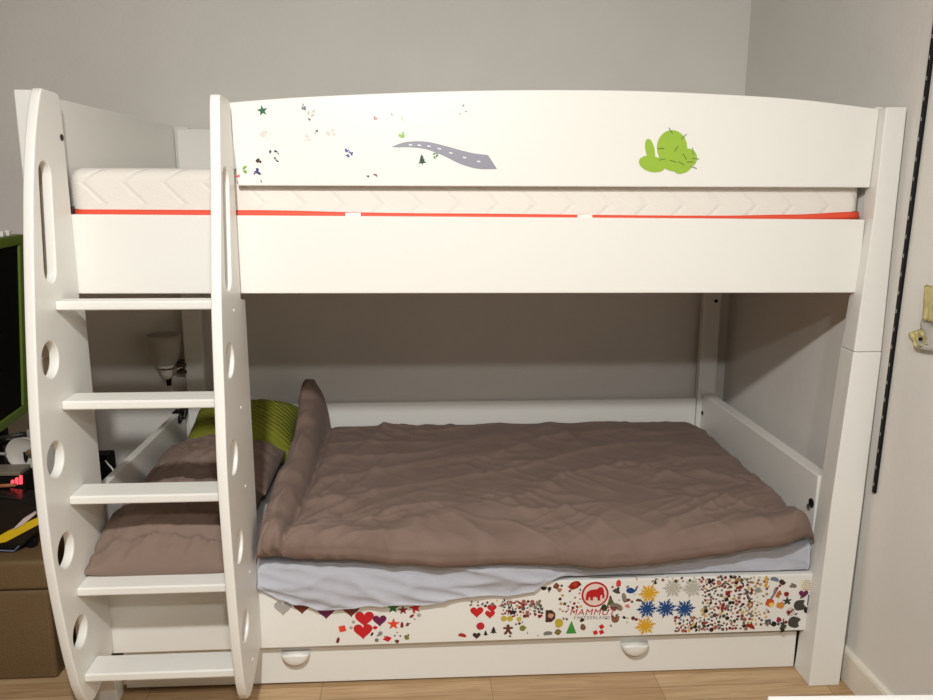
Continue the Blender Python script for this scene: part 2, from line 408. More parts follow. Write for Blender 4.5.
for px, py, w, c in ((480.4, 626, 8, (186, 30, 52)), (522.5, 628, 6, OLV), (503.8, 618.5, 6, (190, 170, 60)), (510, 618.5, 6, (190, 170, 60)), (353.5, 622, 3.5, SILV), (351, 627.6, 3.5, SILV), (419, 615, 4, SILV), (376.7, 640, 4, GRY), (807, 610, 7, BLK), (519, 619, 5, (190, 176, 80)), (633, 618, 4, (84, 40, 40))):
    sticker('round_sticker', 'disc', px, py, w, c)
sticker('striped_sticker', 'disc', 790.4, 611.8, 9.5, (206, 196, 186)); sticker('striped_sticker', 'wide', 790.4, 611.8, 9, (120, 24, 34), .9, sy=.4, lift=.0007)
sticker('tree_sticker', 'triangle', 571.3, 627, 14, (60, 142, 62))
for px, py, w, c in ((485.6, 633, 6, BLK), (655.3, 581.8, 5.5, (40, 52, 32)), (709.6, 581, 7, (24, 30, 24)), (783, 625, 10, (54, 62, 46)), (493.5, 630, 8, BLK)):
    sticker('tree_sticker', 'tree', px, py, w, c)
sticker('gingerbread_sticker', 'man', 508, 629.3, 11, (96, 52, 34))
for px, py, w, c in ((535.8, 604, 7, (206, 202, 196)), (406.6, 637, 7, OLV), (558.7, 622.6, 10, (186, 168, 52)), (557.8, 631.6, 8, (120, 108, 52)), (540, 616, 5, DRED)):
    sticker('figure_sticker', 'blob', px, py, w, c)
sticker('whale_sticker', 'whale', 631.4, 590, 11, BLU)
sticker('mushroom_sticker', 'tall', 618.6, 583, 7, (206, 60, 60), sx=1.4)
sticker('rose_sticker', 'blob', 574.7, 585, 12, (150, 24, 24)); sticker('rose_sticker', 'blob', 575, 584, 6, (196, 50, 34), lift=.0008)
for px, py, w, c, k in ((610.5, 600, 11, (86, 92, 54), 'triangle'), (617, 606.5, 14, (128, 112, 98), 'wide'), (604, 608, 8, DGRN, 'blob'), (615.7, 619.6, 10, (132, 88, 66), 'blob'), (617, 590.5, 9, (70, 72, 66), 'flake'),
                        (462.6, 635, 8, (170, 40, 36), 'wide'), (338, 640, 6, BRN, 'tall'), (397, 641, 4.5, BRN, 'blob'), (402, 624.7, 6, DRED, 'tall'), (408, 624.3, 6, (120, 60, 50), 'flake'), (411.8, 616, 6, DRED, 'leaf'), (372, 634, 5, BLK, 'leaf'),
                        (380, 634.5, 8, (140, 138, 128), 'flake'), (750, 625.5, 9, (160, 24, 28), 'wide'), (766, 578.5, 6, YEL, 'tall'), (766, 584.5, 6, YEL, 'tall'), (775, 579, 9, (110, 122, 140), 'wide'), (783, 582, 8, (66, 36, 32), 'flake'), (775.5, 590, 7, (150, 120, 130), 'tall'),
                        (778.5, 594, 8, (196, 100, 36), 'tall'), (780, 605, 9, (206, 140, 60), 'blob'), (722.9, 605.7, 7, (150, 40, 36), 'tall'), (719, 583, 5, (190, 110, 90), 'blob'), (627, 600, 7, (110, 36, 36), 'wide'), (639, 600, 6, (90, 60, 50), 'wide'),
                        (624, 597, 9, (130, 126, 116), 'tall'), (627, 606, 6, PNK, 'flake'), (782.5, 630, 5, BLK, 'square'), (768, 622, 7, (66, 82, 110), 'square'), (773.5, 624, 7, BLK, 'blob'), (778.5, 620, 7, (150, 40, 70), 'blob'), (793, 586, 8, (120, 110, 104), 'flake'), (786, 594, 6, DRED, 'blob'), (543, 588, 8, BLK, 'flake'), (549, 590, 7, (40, 32, 30), 'flake'), (556, 586, 8, (120, 70, 40), 'blob'), (560, 590, 5, TAN, 'blob'), (583, 627, 8, (120, 84, 60), 'blob'), (582, 620, 5, BLK, 'blob'), (548, 633, 9, GRY, 'wide'), (758, 590, 6, (150, 148, 140), 'disc'), (738, 580, 6, TAN, 'wide')):
    sticker('small_sticker', k, px, py, w, c, random.uniform(-.4, .4))
sticker('guitar_sticker', 'blob', 769.5, 603, 10, (196, 84, 34)); sticker('guitar_sticker', 'disc', 771, 604.5, 5, (236, 200, 90), lift=.0008); sticker('guitar_sticker', 'tall', 774, 594, 12, (130, 120, 120), -.5, sx=.4)
sticker('photo_sticker', 'dee', 550.4, 616, 13, (70, 36, 30)); sticker('photo_sticker', 'blob', 551, 615.5, 6, (196, 148, 120), lift=.0008)
for px, py, w, r in ((800, 605, 13, .12), (794.4, 622, 13.5, -.35)):
    bm = bm_flat(outline('apple', w * PXM), px, py, r, 0, 0)
    bm_flat(outline('leaf', w * .3 * PXM), px + math.sin(r) * -1 + 1.2, py - w * .6, r, 0, 0, bm=bm)
    obj('apple_sticker', bm, stm((66, 62, 56)), lrail)
# pale label with lines of tiny print
bm = bm_flat([(-.021, -.018), (.021, -.018), (.021, .018), (-.021, .018)], 807, 585, -.03, 0, 0)
for k, (w, mi) in enumerate(((.008, 1), (.014, 1), (.017, 1), (.017, 2), (.015, 2))):
    bm_flat([(-w, -.0008), (w, -.0008), (w, .0008), (-w, .0008)], 807, 580.5 + k * 2.2, -.08, 0, mi, .0008, bm)
obj('label_sticker', bm, [stm((232, 224, 206)), stm((130, 126, 120)), stm((176, 84, 76))], lrail)
bm = bm_flat([(-.008, -.018), (.008, -.018), (.008, .018), (-.008, .018)], 810, 600, 0, 0, 0)
bm_flat([(-.006, -.003), (.006, -.003), (.006, .003), (-.006, .003)], 810, 597, 0, 0, 1, .0008, bm)
obj('label_sticker', bm, [stm((40, 60, 96)), stm((120, 150, 190))], lrail)
# round emblem with a mammoth, its name below
c0 = at(595, 594.4, Y=0); R1 = 13.6 * PXM
bm = bm_flat(outline('disc', 2 * R1), 595, 594.4, 0, 0, 0)
bm_flat(outline('disc', 2 * R1 * .86), 595, 594.4, 0, 0, 1, .0007, bm)
mm_ = [(-.72, -.1), (-.66, .18), (-.4, .36), (-.1, .42), (.12, .44), (.3, .62), (.52, .62), (.66, .4), (.7, .1), (.78, -.12), (.7, -.34), (.56, -.3), (.6, -.1), (.5, -.02), (.42, -.12), (.44, -.4), (.46, -.52), (.24, -.52), (.2, -.28), (.0, -.2), (-.14, -.26), (-.12, -.52), (-.34, -.52), (-.4, -.22), (-.48, -.3), (-.5, -.52), (-.72, -.52)]
bm_flat([(a * R1 * .92, b * R1 * .92) for a, b in mm_], 595, 594.0, -.05, 0, 0, .0014, bm)
obj('emblem_sticker', bm, [stm((184, 22, 34)), stm((228, 206, 196))], lrail)
def lettering(name, text, px, py, size, c, shear=0, space=1, bold=0, parent=None, rot=0):
    fc = bpy.data.curves.new('tmp', 'FONT'); fc.body = text; fc.size = size; fc.shear = shear; fc.space_character = space
    fc.align_x = 'CENTER'; fc.align_y = 'CENTER'; fc.extrude = .0002; fc.offset = bold
    o = bpy.data.objects.new('tmp', fc); COL.objects.link(o)
    me = bpy.data.meshes.new_from_object(o.evaluated_get(bpy.context.evaluated_depsgraph_get()))
    bm = bmesh.new(); bm.from_mesh(me); bpy.data.objects.remove(o); bpy.data.curves.remove(fc); bpy.data.meshes.remove(me)
    c3 = at(px, py, Y=0); ca, sa = math.cos(rot), math.sin(rot)
    for v in bm.verts: v.co = Vector((c3.x + v.co.x * ca - v.co.y * sa, -.0008 - v.co.z, c3.z + v.co.x * sa + v.co.y * ca))
    return obj(name, bm, stm(c), parent or lrail)
lettering('lettering_sticker', 'MAMMUT', 592, 612.3, .030, (178, 18, 30), .2, 1.14, .0, rot=-.03)
lettering('lettering_sticker', 'SWITZERLAND', 591.5, 617.6, .0135, (150, 140, 132), .1, 1.3, .0002, rot=-.03)
# the hundreds of tiny ones
tiny_cols = [(120, 24, 34), (60, 22, 24), (34, 28, 26), (134, 40, 38), (92, 52, 40), (146, 52, 46), (120, 112, 100), (186, 150, 96), (70, 74, 50), (160, 92, 76), (90, 80, 78), (206, 178, 110)]
bm = bmesh.new()
def scatter(n, x0, x1, y0, y1, smin, smax, cols=None, skip=()):
    pts = []
    tries = 0
    while len(pts) < n and tries < n * 30:
        tries += 1
        x, y = random.uniform(x0, x1), random.uniform(y0, y1)
        if y > 645.5 - .0344 * (x - 261): continue
        if any((x - a) ** 2 + (y - b) ** 2 < r * r for a, b, r in skip): continue
        if any((x - a) ** 2 + (y - b) ** 2 < 8 for a, b in pts): continue
        pts.append((x, y))
        bm_flat(outline(random.choice(('blob', 'blob', 'flake', 'square', 'wide', 'tall', 'disc')), random.uniform(smin, smax) * PXM), x, y, random.uniform(0, 6), 0, random.choice(cols or range(12)), 0, bm)
SK = [(769, 603, 7), (800, 605, 8), (794, 622, 8), (780, 605, 6), (673, 588, 10), (692, 588, 10), (666, 608, 10), (685, 609, 10), (647, 609, 10), (645, 626, 10), (649, 593, 10), (595, 594, 15), (592, 615, 14), (571, 627, 8), (550, 616, 8), (558, 626, 9), (550, 603, 9)]
scatter(185, 702, 752, 576.5, 634, 2.4, 4.8, skip=SK)
scatter(55, 748, 768, 577, 634, 2.0, 3.8, cols=[4, 7, 9, 11, 11, 7, 6, 3], skip=SK)
scatter(45, 675, 704, 617, 635, 2.5, 4.5, skip=SK)
scatter(70, 502, 548, 601, 616, 2.2, 4.4, skip=SK)
scatter(26, 560, 592, 584, 622, 2, 3.6, skip=SK)
scatter(24, 604, 642, 577, 634, 2, 4, skip=SK)
scatter(14, 650, 702, 577, 582, 2, 3.6)
scatter(16, 768, 792, 578, 632, 2.5, 4.2, skip=SK)
scatter(12, 470, 505, 600, 606, 2, 3.5)
scatter(10, 345, 420, 606, 641, 1.6, 2.8, skip=[(364, 624, 16), (380, 620, 9), (393, 624, 7)])
scatter(9, 505, 548, 616, 637, 1.8, 3.4, skip=SK)
tiny = obj('small_sticker', bm, [stm(c) for c in tiny_cols], lrail); tiny['kind'] = 'stuff'; tiny['label'] = 'hundreds of tiny coloured stickers'

# decals and torn scraps on the guard board
def poly_px(name, polys, cols, parent):
    bm = bmesh.new()
    for k, (pp, mi, lift) in enumerate(polys):
        cx = sum(p[0] for p in pp) / len(pp); cy = sum(p[1] for p in pp) / len(pp); c = at(cx, cy, Y=0)
        bm_flat([((lambda q: (q.x - c.x, q.z - c.z))(at(a, b, Y=0))) for a, b in pp], cx, cy, 0, 0, mi, lift, bm)
    return obj(name, bm, [stm(c) for c in cols], parent)
top = crom([(391.4, 147), (400, 143.5), (409.5, 141.6), (426, 141.6), (443, 145.3), (460, 150), (474, 153.3), (488, 155)], 4)
bot = crom([(497, 169), (478, 168.8), (460, 163.8), (443, 155.5), (426, 149.3), (409.5, 147.3), (398, 147.4)], 4)
polys = [(top + bot, 0, 0)]
for a, b, r in ((410.4, 144.9, 0), (419.3, 145.3, .1), (429, 146.2, .2), (439.3, 148.8, .3), (450.8, 153, .35), (464.5, 157.6, .3), (478.6, 161.4, .2)):
    polys.append(([(a - 1.7, b - .7 - r), (a + 1.7, b - .7 + r), (a + 1.7, b + .7 + r), (a - 1.7, b + .7 - r)], 1, .0008))
poly_px('road_decal', polys, [(142, 142, 154), (222, 222, 226)], guard)
def ell(cx, cy, rx, ry, rot=0, n=22):
    return [(cx + rx * math.cos(t) * math.cos(rot) - ry * math.sin(t) * math.sin(rot), cy + rx * math.cos(t) * math.sin(rot) + ry * math.sin(t) * math.cos(rot)) for t in [-k * 2 * PI / n for k in range(n)]]
polys = [(ell(672, 147.5, 15.2, 17.5), 0, 0), (ell(650, 150, 4.6, 11.5, -.2), 0, .0001), (ell(652, 164, 13.5, 8, .25), 0, .0002), (ell(674, 161, 16, 10.5, .2), 0, .0003), (ell(688, 158, 9, 9.5), 0, .0004), (ell(683, 168, 9, 5, -.4), 0, .0005)]
for a, b, r in ((670.5, 130.7, 1.0), (683.8, 136.6, -.8), (660.7, 148.6, -.1), (676, 149, -1.0), (692.7, 151, 1.5), (662, 159.5, -.2), (673, 161.3, .3), (684.5, 156.5, 1.0), (681.5, 163.6, .6), (695.5, 158.8, .1), (690, 162, 0), (693.5, 167.5, .3)):
    L = 3.4; dx, dy = math.cos(r), math.sin(r)
    polys.append(([(a - dx * L - dy * .35, b - dy * L + dx * .35), (a - dx * L + dy * .35, b - dy * L - dx * .35), (a + dx * L + dy * .35, b + dy * L - dx * .35), (a + dx * L - dy * .35, b + dy * L + dx * .35)], 1, .0011))
poly_px('cactus_decal', polys, [(150, 186, 56), (86, 110, 52)], guard)
sticker('star_sticker', 'star', 262.4, 110.7, 8.5, (20, 92, 56), .15, guard)
sticker('tree_sticker', 'tree', 422, 159.4, 8.5, (20, 64, 44), .1, guard)
for px, py, w, c in ((256.8, 159.4, 7, (70, 48, 40)), (245, 169, 7, (124, 164, 70)), (236.5, 177.5, 6, (206, 80, 80)), (257, 172.5, 8, (54, 58, 110)), (261, 181, 3, (40, 40, 80)), (269.6, 152, 4, NAVY), (277, 152, 5, NAVY), (276.6, 159.5, 5, NAVY),
                     (348.8, 153.9, 8.5, (70, 84, 150)), (367.7, 176.4, 4, (90, 62, 50)), (376, 176.4, 5, (120, 92, 80)), (402, 135.7, 7.5, (140, 184, 84)), (437.4, 155, 7, (60, 120, 66)), (376, 117.6, 5, (190, 130, 124)), (392, 114, 3, (150, 140, 140)),
                     (303.6, 107, 7, (110, 108, 120)), (310.6, 113, 8, (190, 186, 176)), (309, 120, 3, (60, 60, 60)), (316, 131.6, 4, (90, 90, 86)), (331, 131, 9, (208, 204, 194)), (266, 134, 9, (214, 210, 200)), (307, 138, 6, (220, 200, 184)), (463, 106, 3, (130, 130, 124)), (466, 112, 3, (130, 130, 124)), (460, 114, 2, (100, 100, 96)), (403, 119, 6, (206, 206, 190))):
    bm = bmesh.new()
    for k in range(5):
        bm_flat(outline('flake', w * random.uniform(.3, .55) * PXM), px + random.uniform(-.42, .42) * w, py + random.uniform(-.38, .38) * w, random.uniform(0, 6), 0, 0, 0, bm)
    obj('torn_sticker', bm, stm(c), guard)

# ------------------------------------------------------------------ ladder
ladder = thing('bunk_ladder', 'white ladder with curved sides, round hand holes and five flat treads', 'ladder', (.03, -.12, 0))
def stile(x0, x1, prof, slot, holes, foot, yb=-.003, zt=1.739):
    fr = crom(prof, 4)                              # (Y, z) front edge, top to bottom
    back = [(-.003, .349), (.026, .352), (.026, 1.205), (yb, 1.212)]      # stands in between the two rails
    loops = [fr + foot + back + [(yb, zt - .023), (yb - .003, zt - .011), (yb - .011, zt - .0025), (yb - .027, zt)]]
    (cy0, z0), (cy1, z1), w = slot
    ax = Vector((cy1 - cy0, z1 - z0)).normalized(); pe = Vector((-ax.y, ax.x)); lp = []
    for k in range(13): a = PI * k / 12; q = Vector((cy0, z0)) + pe * w * math.cos(a) - ax * w * math.sin(a); lp.append((q.x, q.y))
    for k in range(13): a = PI * k / 12; q = Vector((cy1, z1)) - pe * w * math.cos(a) + ax * w * math.sin(a); lp.append((q.x, q.y))
    loops.append(lp)
    for cy, cz, r in holes: loops.append([(cy + r * math.cos(k * 2 * PI / 28), cz + r * math.sin(k * 2 * PI / 28)) for k in range(28)])
    return bm_curve(loops, x1 - x0, .004, lambda v: Vector(((x0 + x1) / 2 + v.z, v.x, v.y)))
rp = [(-.122, 1.727), (-.139, 1.716), (-.160, 1.62), (-.188, 1.476), (-.242, 1.24), (-.270, .998), (-.288, .798), (-.282, .582), (-.264, .345), (-.240, .20)]
rs = obj('stile', stile(.2365, .262, rp, ((-.124, 1.522), (-.155, 1.285), .033), [(-.190, 1.079, .044), (-.210, .829, .044), (-.208, .582, .044), (-.190, .342, .042)],
         [(-.224, .158), (-.208, .132), (-.182, .120), (-.152, .122), (-.08, .148), (-.02, .172), (-.003, .184)], -.028, 1.726), WHITE, ladder)
lp = [(-.090, 1.740), (-.114, 1.728), (-.165, 1.62), (-.212, 1.46), (-.262, 1.2), (-.296, .965), (-.306, .81), (-.307, .66), (-.296, .52), (-.268, .34), (-.238, .21)]
ls = obj('stile', stile(-.1935, -.169, lp, ((-.132, 1.535), (-.156, 1.305), .032), [(-.206, 1.088, .045), (-.233, .84, .045), (-.231, .594, .045), (-.2, .345, .043)],
         [(-.216, .155), (-.192, .125), (-.162, .114), (-.128, .116), (-.07, .138), (-.02, .160), (-.003, .170)]), WHITE, ladder)
p = at(61.5, 137.5, X=-.169)
obj('screw', bm_lathe([(.0085, .0), (.0085, .002), (.006, .0035)], (-.1695, p.y, p.z), 'X', 16), DARK, ls)
for z, yf, yb in ((1.226, -.153, -.1), (.973, -.173, -.085), (.722, -.187, -.094), (.470, -.200, -.106), (.222, -.208, -.118)):
    t = obj('tread', bm_box(-.169, .2365, yf, yb, z - .0235, z, .005, 3), WHITE, ladder)
for z, y in ((1.195, -.12), (.93, -.10), (.707, -.10), (.458, -.11), (.2, -.13)):
    obj('screw', bm_lathe([(.0042, 0), (.0042, .0012), (.003, .002)], (.2618, y, z), 'X', 12), TAGW, rs)

# ------------------------------------------------------------------ upper mattress
um = thing('mattress', 'white quilted mattress with red piping lying in the upper bunk', 'mattress', (.9, .53, 1.277))
def pad(x0, x1, y0, y1, z0, z1, r, seg=5):
    bm = bm_box(x0, x1, y0, y1, z0, z1, r, seg); return bm
def soft_slab(x0, x1, y0, y1, z0, z1, rc=.03, nx=60, ny=26):
    """mattress body: rounded plan, bulging sides, slightly crowned top"""
    bm = bm_box(x0, x1, y0, y1, z0, z1, rc, 5)
    for v in bm.verts:
        if v.co.x < 0: v.co.x += .022 * (v.co.y - y0)
    return bm
body = obj('cover', soft_slab(-.190, 1.998, .032, .998, 1.277, 1.556, .035), QUILT, um, True)
# piping band just above the rail, running round three sides
pz = [(-.1695, .028, 1.452), (.7, .028, 1.447), (1.55, .028, 1.4435), (1.9, .028, 1.446), (1.966, .0285, 1.452)]
def band(pts, hgt, dep):
    rings = []
    for (x, y, z) in pts: rings.append([Vector((x, y + dep, z - hgt)), Vector((x, y, z - hgt * .8)), Vector((x, y - .002, z)), Vector((x, y, z + hgt * .8)), Vector((x, y + dep, z + hgt))])
    return bm_loft(rings)
hz = lambda x: interp(x, [(-.2, 1.4375), (.3, 1.436), (.8, 1.431), (1.5, 1.4275), (1.8, 1.428), (1.98, 1.434)])
hh = lambda x: interp(x, [(-.2, .008), (.3, .0085), (.6, .006), (1.6, .0045), (1.8, .0075), (1.97, .0095)])
xs = [-.186 + k * (2.178 / 60) for k in range(61)]
obj('piping', bm_loft([[Vector((x, .036, hz(x) - hh(x) - .004)), Vector((x, .0275, hz(x) - hh(x))), Vector((x, .026, hz(x))), Vector((x, .0285, hz(x) + hh(x))), Vector((x, .036, hz(x) + hh(x) + .003))] for x in xs]), RED, um, True)
for px in (353, 585):
    q = at(px, 215, Y=.024)
    obj('sewn_tag', bm_box(q.x - .021, q.x + .021, .0238, .026, hz(q.x) - .008, hz(q.x) + .0065, .0006, 1), TAGW, um)
p = at(70.5, 210, Y=.02)
tagc = obj('bracket', bm_box(p.x - .002, p.x + .010, .012, .026, 1.436, 1.456, .002), DARK, bed)

# ------------------------------------------------------------------ lower bed
lm = tag(obj('mattress', soft_slab(-.160, 1.93, .034, 1.02, .226, .444, .035), MATTW, None, True), 'low pale mattress in the bottom bunk under the sheet and duvet', 'mattress')

def grid_mesh(rows):
    bm = bmesh.new(); R = [[bm.verts.new(p) for p in r] for r in rows]
    for a, b in zip(R, R[1:]):
        for i in range(len(a) - 1): bm.faces.new((a[i], a[i + 1], b[i + 1], b[i]))
    return bm
# sheet: lies on the mattress, its front edge hangs untucked over the rail on the left
hem_px = [(256, 584), (262, 589), (270, 594), (280, 599), (296, 603), (322, 609.5), (345, 607.5), (372, 604.5), (402, 602.5), (430, 603), (452, 598), (476, 594.5), (505, 595.5), (532, 591.5), (548, 582), (562, 577.5), (590, 577), (640, 573.5)]
hemT = [((lambda q: (q.x, q.z))(at(a, b, Y=-.018))) for a, b in hem_px]
rows = []
NX = 230
for i in range(NX + 1):
    x = .2645 + (1.94 - .2645) * i / NX
    bl = min(1, max(0, (x - 1.15) / .15)); hz_ = interp(x, hemT) * (1 - bl) + .352 * bl
    out = interp(x, [(.25, 1), (1.08, 1), (1.2, .3), (1.31, 0), (2, 0)])          # how far it hangs outside the rail
    sec = [(.42, .449), (.12, .449), (.045, .447), (.020 - .022 * out, .432), (.018 - .032 * out, .395), (.018 - .036 * out, hz_ + (.395 - hz_) * .5), (.020 - .037 * out, hz_ + .012 * out), (.022 - .042 * out, hz_)]
    sec = crom(sec, 6); r = []
    for k, (y, z) in enumerate(sec):
        w = min(1, max(0, (k - 8) / 14))
        fy = (ridge(x * 5 + z * 6, z * 11 - x * 2.6, 3) * .009 + ridge(x * 3.2 + z * 12, z * 9 + x * 2.5, 9) * .008 + nz(x * 6, z * 8, 4) * .008) * w * (.35 + .65 * out)
        y2 = y - max(0, fy) - .002 * w
        z2 = z + w * nz(x * 13, z * 10, 7) * .004 * out
        if k < 12: z2 += abs(nz(x * 9, y * 14, 5)) * .004
        if out > .01: y2 = min(y2, y)
        r.append(Vector((x, y2, z2)))
    rows.append(r)
sh = grid_mesh(rows)
ret = bmesh.ops.solidify(sh, geom=sh.faces[:], thickness=.0012)
tag(obj('bed_sheet', sh, SHEET, None, True), 'pale lilac sheet hanging creased over the sticker covered rail below the duvet', 'sheet')

# duvet
lip_px = [(283, 557), (300, 560), (350, 560), (400, 565), (450, 568), (500, 565), (560, 566), (600, 569), (648, 566), (690, 560), (712, 557), (769, 548), (808, 541)]
lipT = [((lambda q: (q.x, q.z))(at(a, b, Y=-.045))) for a, b in lip_px]
xs = []
x = .264
while x < 1.935:
    xs.append(x); x += .0035 if x < .40 else .0068
xs += [1.935]
rows = []
for x in xs:
    zl = interp(x, lipT)
    eL = min(1, max(0, (x - .264) / .03)); eR = min(1, max(0, (1.935 - x) / .085))
    el = math.sqrt(max(0, 1 - (1 - eL) ** 2)); er = math.sqrt(max(0, 1 - (1 - eR) ** 2))
    sec = [(.22, .456), (.03, .454), (-.012, zl + .012), (-.036, zl), (-.056, zl + .018), (-.056, zl + .055), (-.022, max(zl + .088, .5)), (.05, .528), (.15, .541), (.3, .545), (.45, .549), (.6, .552), (.75, .553), (.88, .554), (.96, .546), (1.0, .515), (1.004, .47), (.96, .456)]
    sec = crom(sec, 14); r = []
    n = len(sec) * 9 / 14
    for kk, (y, z) in enumerate(sec):
        k = kk * 9 / 14
        topw = min(1, max(0, (k - 27) / 22)) * min(1, max(0, (n - 20 - k) / 14))
        frw = math.exp(-((k - 46) / 20.) ** 2)
        P = Vector((x, y, z))
        # puffs and creases
        a = x * .93 + y * .36; b = -x * .36 + y * .93
        d = nz(x * 2.1 + 4, y * 2.6, 1) * .016 * topw
        e = x * .80 - y * .60; g = x * .60 + y * .80
        d += ridge(a * 1.7, b * 6, 2) ** 1.5 * .011 * max(topw, frw * .6)
        d += ridge(e * 2.6 + 3, g * 13, 8) ** 2 * .009 * max(topw, frw) * max(0, .5 + nz(x * 2.3, y * 2.3, 51) * 1.6)
        d += ridge(a * 4 + 7, b * 17, 41) ** 2 * .006 * max(topw, frw) * max(0, .4 + nz(x * 2.8, y * 2.8, 57) * 1.8)
        # folds fanning out of the turned-back end
        fan = math.exp(-((x - .36) / .34) ** 2)
        th = math.atan2(y + .15, x - .2)
        d += ridge(th * 6.5, (x - .2) * 2.2 + y, 12) * .012 * fan * max(topw, frw)
        # puckers along the front edge
        d += ridge(x * 8 + y * 5, y * 3 + z * 5, 15) * .008 * frw
        d += nz(x * 6, z * 9 + y * 3, 18) * .010 * frw
        d += nz(x * 20, y * 20 + z * 11, 22) * .0010 * max(topw, frw)
        nrm = Vector((0, 0, 1)) if k > 58 else Vector((0, -.75, .66)) if k > 40 else Vector((0, -1, .1))
        d *= er ** .5
        if k > 30: P += nrm * d
        # turned-back roll along the left end, standing up towards the wall
        s = (x - .264 - .010 * math.sin(y * 5)) / (.088 + .035 * y)
        if k > 34 and 0 < s < 1.35:
            H = interp(y, [(-.06, .012), (.1, .045), (.35, .06), (.6, .09), (.78, .15), (.88, .2), (.97, .19), (1.01, .06)])
            f = max(0, math.sin(min(1, s ** .95) * PI)) ** .5 if s < 1 else 0
            cre = math.exp(-((s - 1.05) / .12) ** 2)
            P.z += H * f - .016 * cre * topw
            P.z += ridge(s * 2 + y * 2, y * 5 - s, 31) * .014 * f
            P.x -= .018 * f * math.sin(y * 9) * .4
            if k < 60: P.y -= .012 * f
        P.z = .456 + (P.z - .456) * (el * er if P.z > .456 else 1)
        if P.z < .456 and er < 1: P.z = max(P.z, zl + .001)
        # front right corner is rounded
        if x > 1.81: P.y += ((x - 1.81) / .125) ** 2 * .05 * max(0, min(1, (.5 - y) / .5))
        if P.y < .04 and x < .34: P.x += .006 * (1 - (x - .264) / .076)
        r.append(P)
    rows.append(r)
tag(obj('duvet', grid_mesh(rows), DUVET, None, True), 'rumpled taupe brown duvet spread over the bottom bunk, folded back at the left end', 'duvet')

def pillow(name, label, cx, cy, z0, wx, wy, h, m, rot=0, tiltx=0, seed=0, pinch=.07, group=None, flap=False, cat='pillow', wr=1.0, pw=2.6, droop=0):
    N = 64; bm = bmesh.new()
    def edge(u): return max(0, 1 - abs(u) ** pw) ** .55
    tops, bots = [], []
    for i in range(N + 1):
        rt, rb = [], []
        for j in range(N + 1):
            u = math.sin((i / N - .5) * PI) ; v = math.sin((j / N - .5) * PI)
            q = edge(u) * edge(v)
            sx = 1 - pinch * v * v * (1 if abs(u) > .0 else 0) + .05 * u * u * v * v; sy = 1 - pinch * u * u + .05 * u * u * v * v
            X, Y = u * wx / 2 * sx, v * wy / 2 * sy
            w = (ridge(u * 2.2 + v * .6, v * 5 - u, seed) * .011 + ridge(u * 5 - v * 2, v * 2.5 + u, seed + 5) * .008 + nz(u * 2, v * 2, seed + 9) * .012) * q ** .5 * wr
            zt = h * .62 * q + w; zb = -h * .38 * min(1, q * 1.6)
            dz_ = -droop * max(0, min(1, (-v - .35) / .5)); zt += dz_; zb += dz_
            if flap and v < -.55: zt -= .016 * math.exp(-((v + .72) / .03) ** 2)
            rt.append(Vector((X, Y, zt))); rb.append(Vector((X, Y, zb)))
        tops.append(rt); bots.append(rb)
    M = Matrix.Translation((cx, cy, z0 + h * .38)) @ Matrix.Rotation(rot, 4, 'Z') @ Matrix.Rotation(tiltx, 4, 'X')
    T = [[bm.verts.new(M @ p) for p in r] for r in tops]
    B = [[T[i][j] if i in (0, N) or j in (0, N) else bm.verts.new(M @ bots[i][j]) for j in range(N + 1)] for i in range(N + 1)]
    for i in range(N):
        for j in range(N):
            bm.faces.new((T[i][j], T[i + 1][j], T[i + 1][j + 1], T[i][j + 1]))
            try: bm.faces.new((B[i][j], B[i][j + 1], B[i + 1][j + 1], B[i + 1][j]))
            except ValueError: pass
    return tag(obj(name, bm, m, None, True), label, cat, group)
pillow('pillow', 'taupe brown pillow nearest the ladder, its hem bulging over the fourth tread', .022, .090, .4505, .392, .46, .165, PILLM, .0, 0, 3, flap=True, group='taupe pillows at the head of the bottom bunk', wr=1.3, pinch=.03, droop=.03)
pillow('pillow', 'taupe brown pillow lying between the front pillow and the green cushion', .02, .52, .458, .42, .37, .16, PILLM, -.02, .05, 17, group='taupe pillows at the head of the bottom bunk', pinch=.03)
pillow('cushion', 'lime green ribbed cushion leaning against the back board behind the brown pillows', .05, .862, .492, .40, .31, .16, GREENC, 0, .3, 29, cat='cushion', wr=.3, pinch=.0, pw=4)

# ------------------------------------------------------------------ bed drawer
dr = obj('drawer', join(bm_prism([(-.158, .012), (1.934, .002), (1.934, .128), (-.158, .136)], 'Y', .034, .052, .002),
    bm_box(-.11, 1.915, .053, .9, .02, .035, .002), bm_box(-.11, -.095, .053, .9, .035, .12, .002), bm_box(1.9, 1.915, .053, .9, .035, .12, .002), bm_box(-.11, 1.915, .885, .9, .035, .12, .002)), WHITE, bed)
for cx_, cy_ in ((.05, .1), (.05, .82), (1.75, .1), (1.75, .82)):
    obj('castor', bm_lathe([(.0099, -.008), (.0099, .008)], (cx_, cy_, .01), 'X', 16), BLACK, dr)
for px, py in ((296, 650.5), (634, 641.5)):
    p = at(px, py, Y=.03); w, h = .043, .040
    arc = [(w * math.cos(PI + PI * k / 20), h * math.sin(PI + PI * k / 20) * 1.0) for k in range(21)]
    rings = [[Vector((p.x + a * f, yy, p.z + b * f)) for a, b in arc] for f, yy in ((1, .0338), (1, .022), (.97, .012), (.9, .006), (.75, .002), (.4, .0), (.05, -.0005))]
    hb = bm_loft(rings)
    obj('pull', hb, WHITE, dr, True)

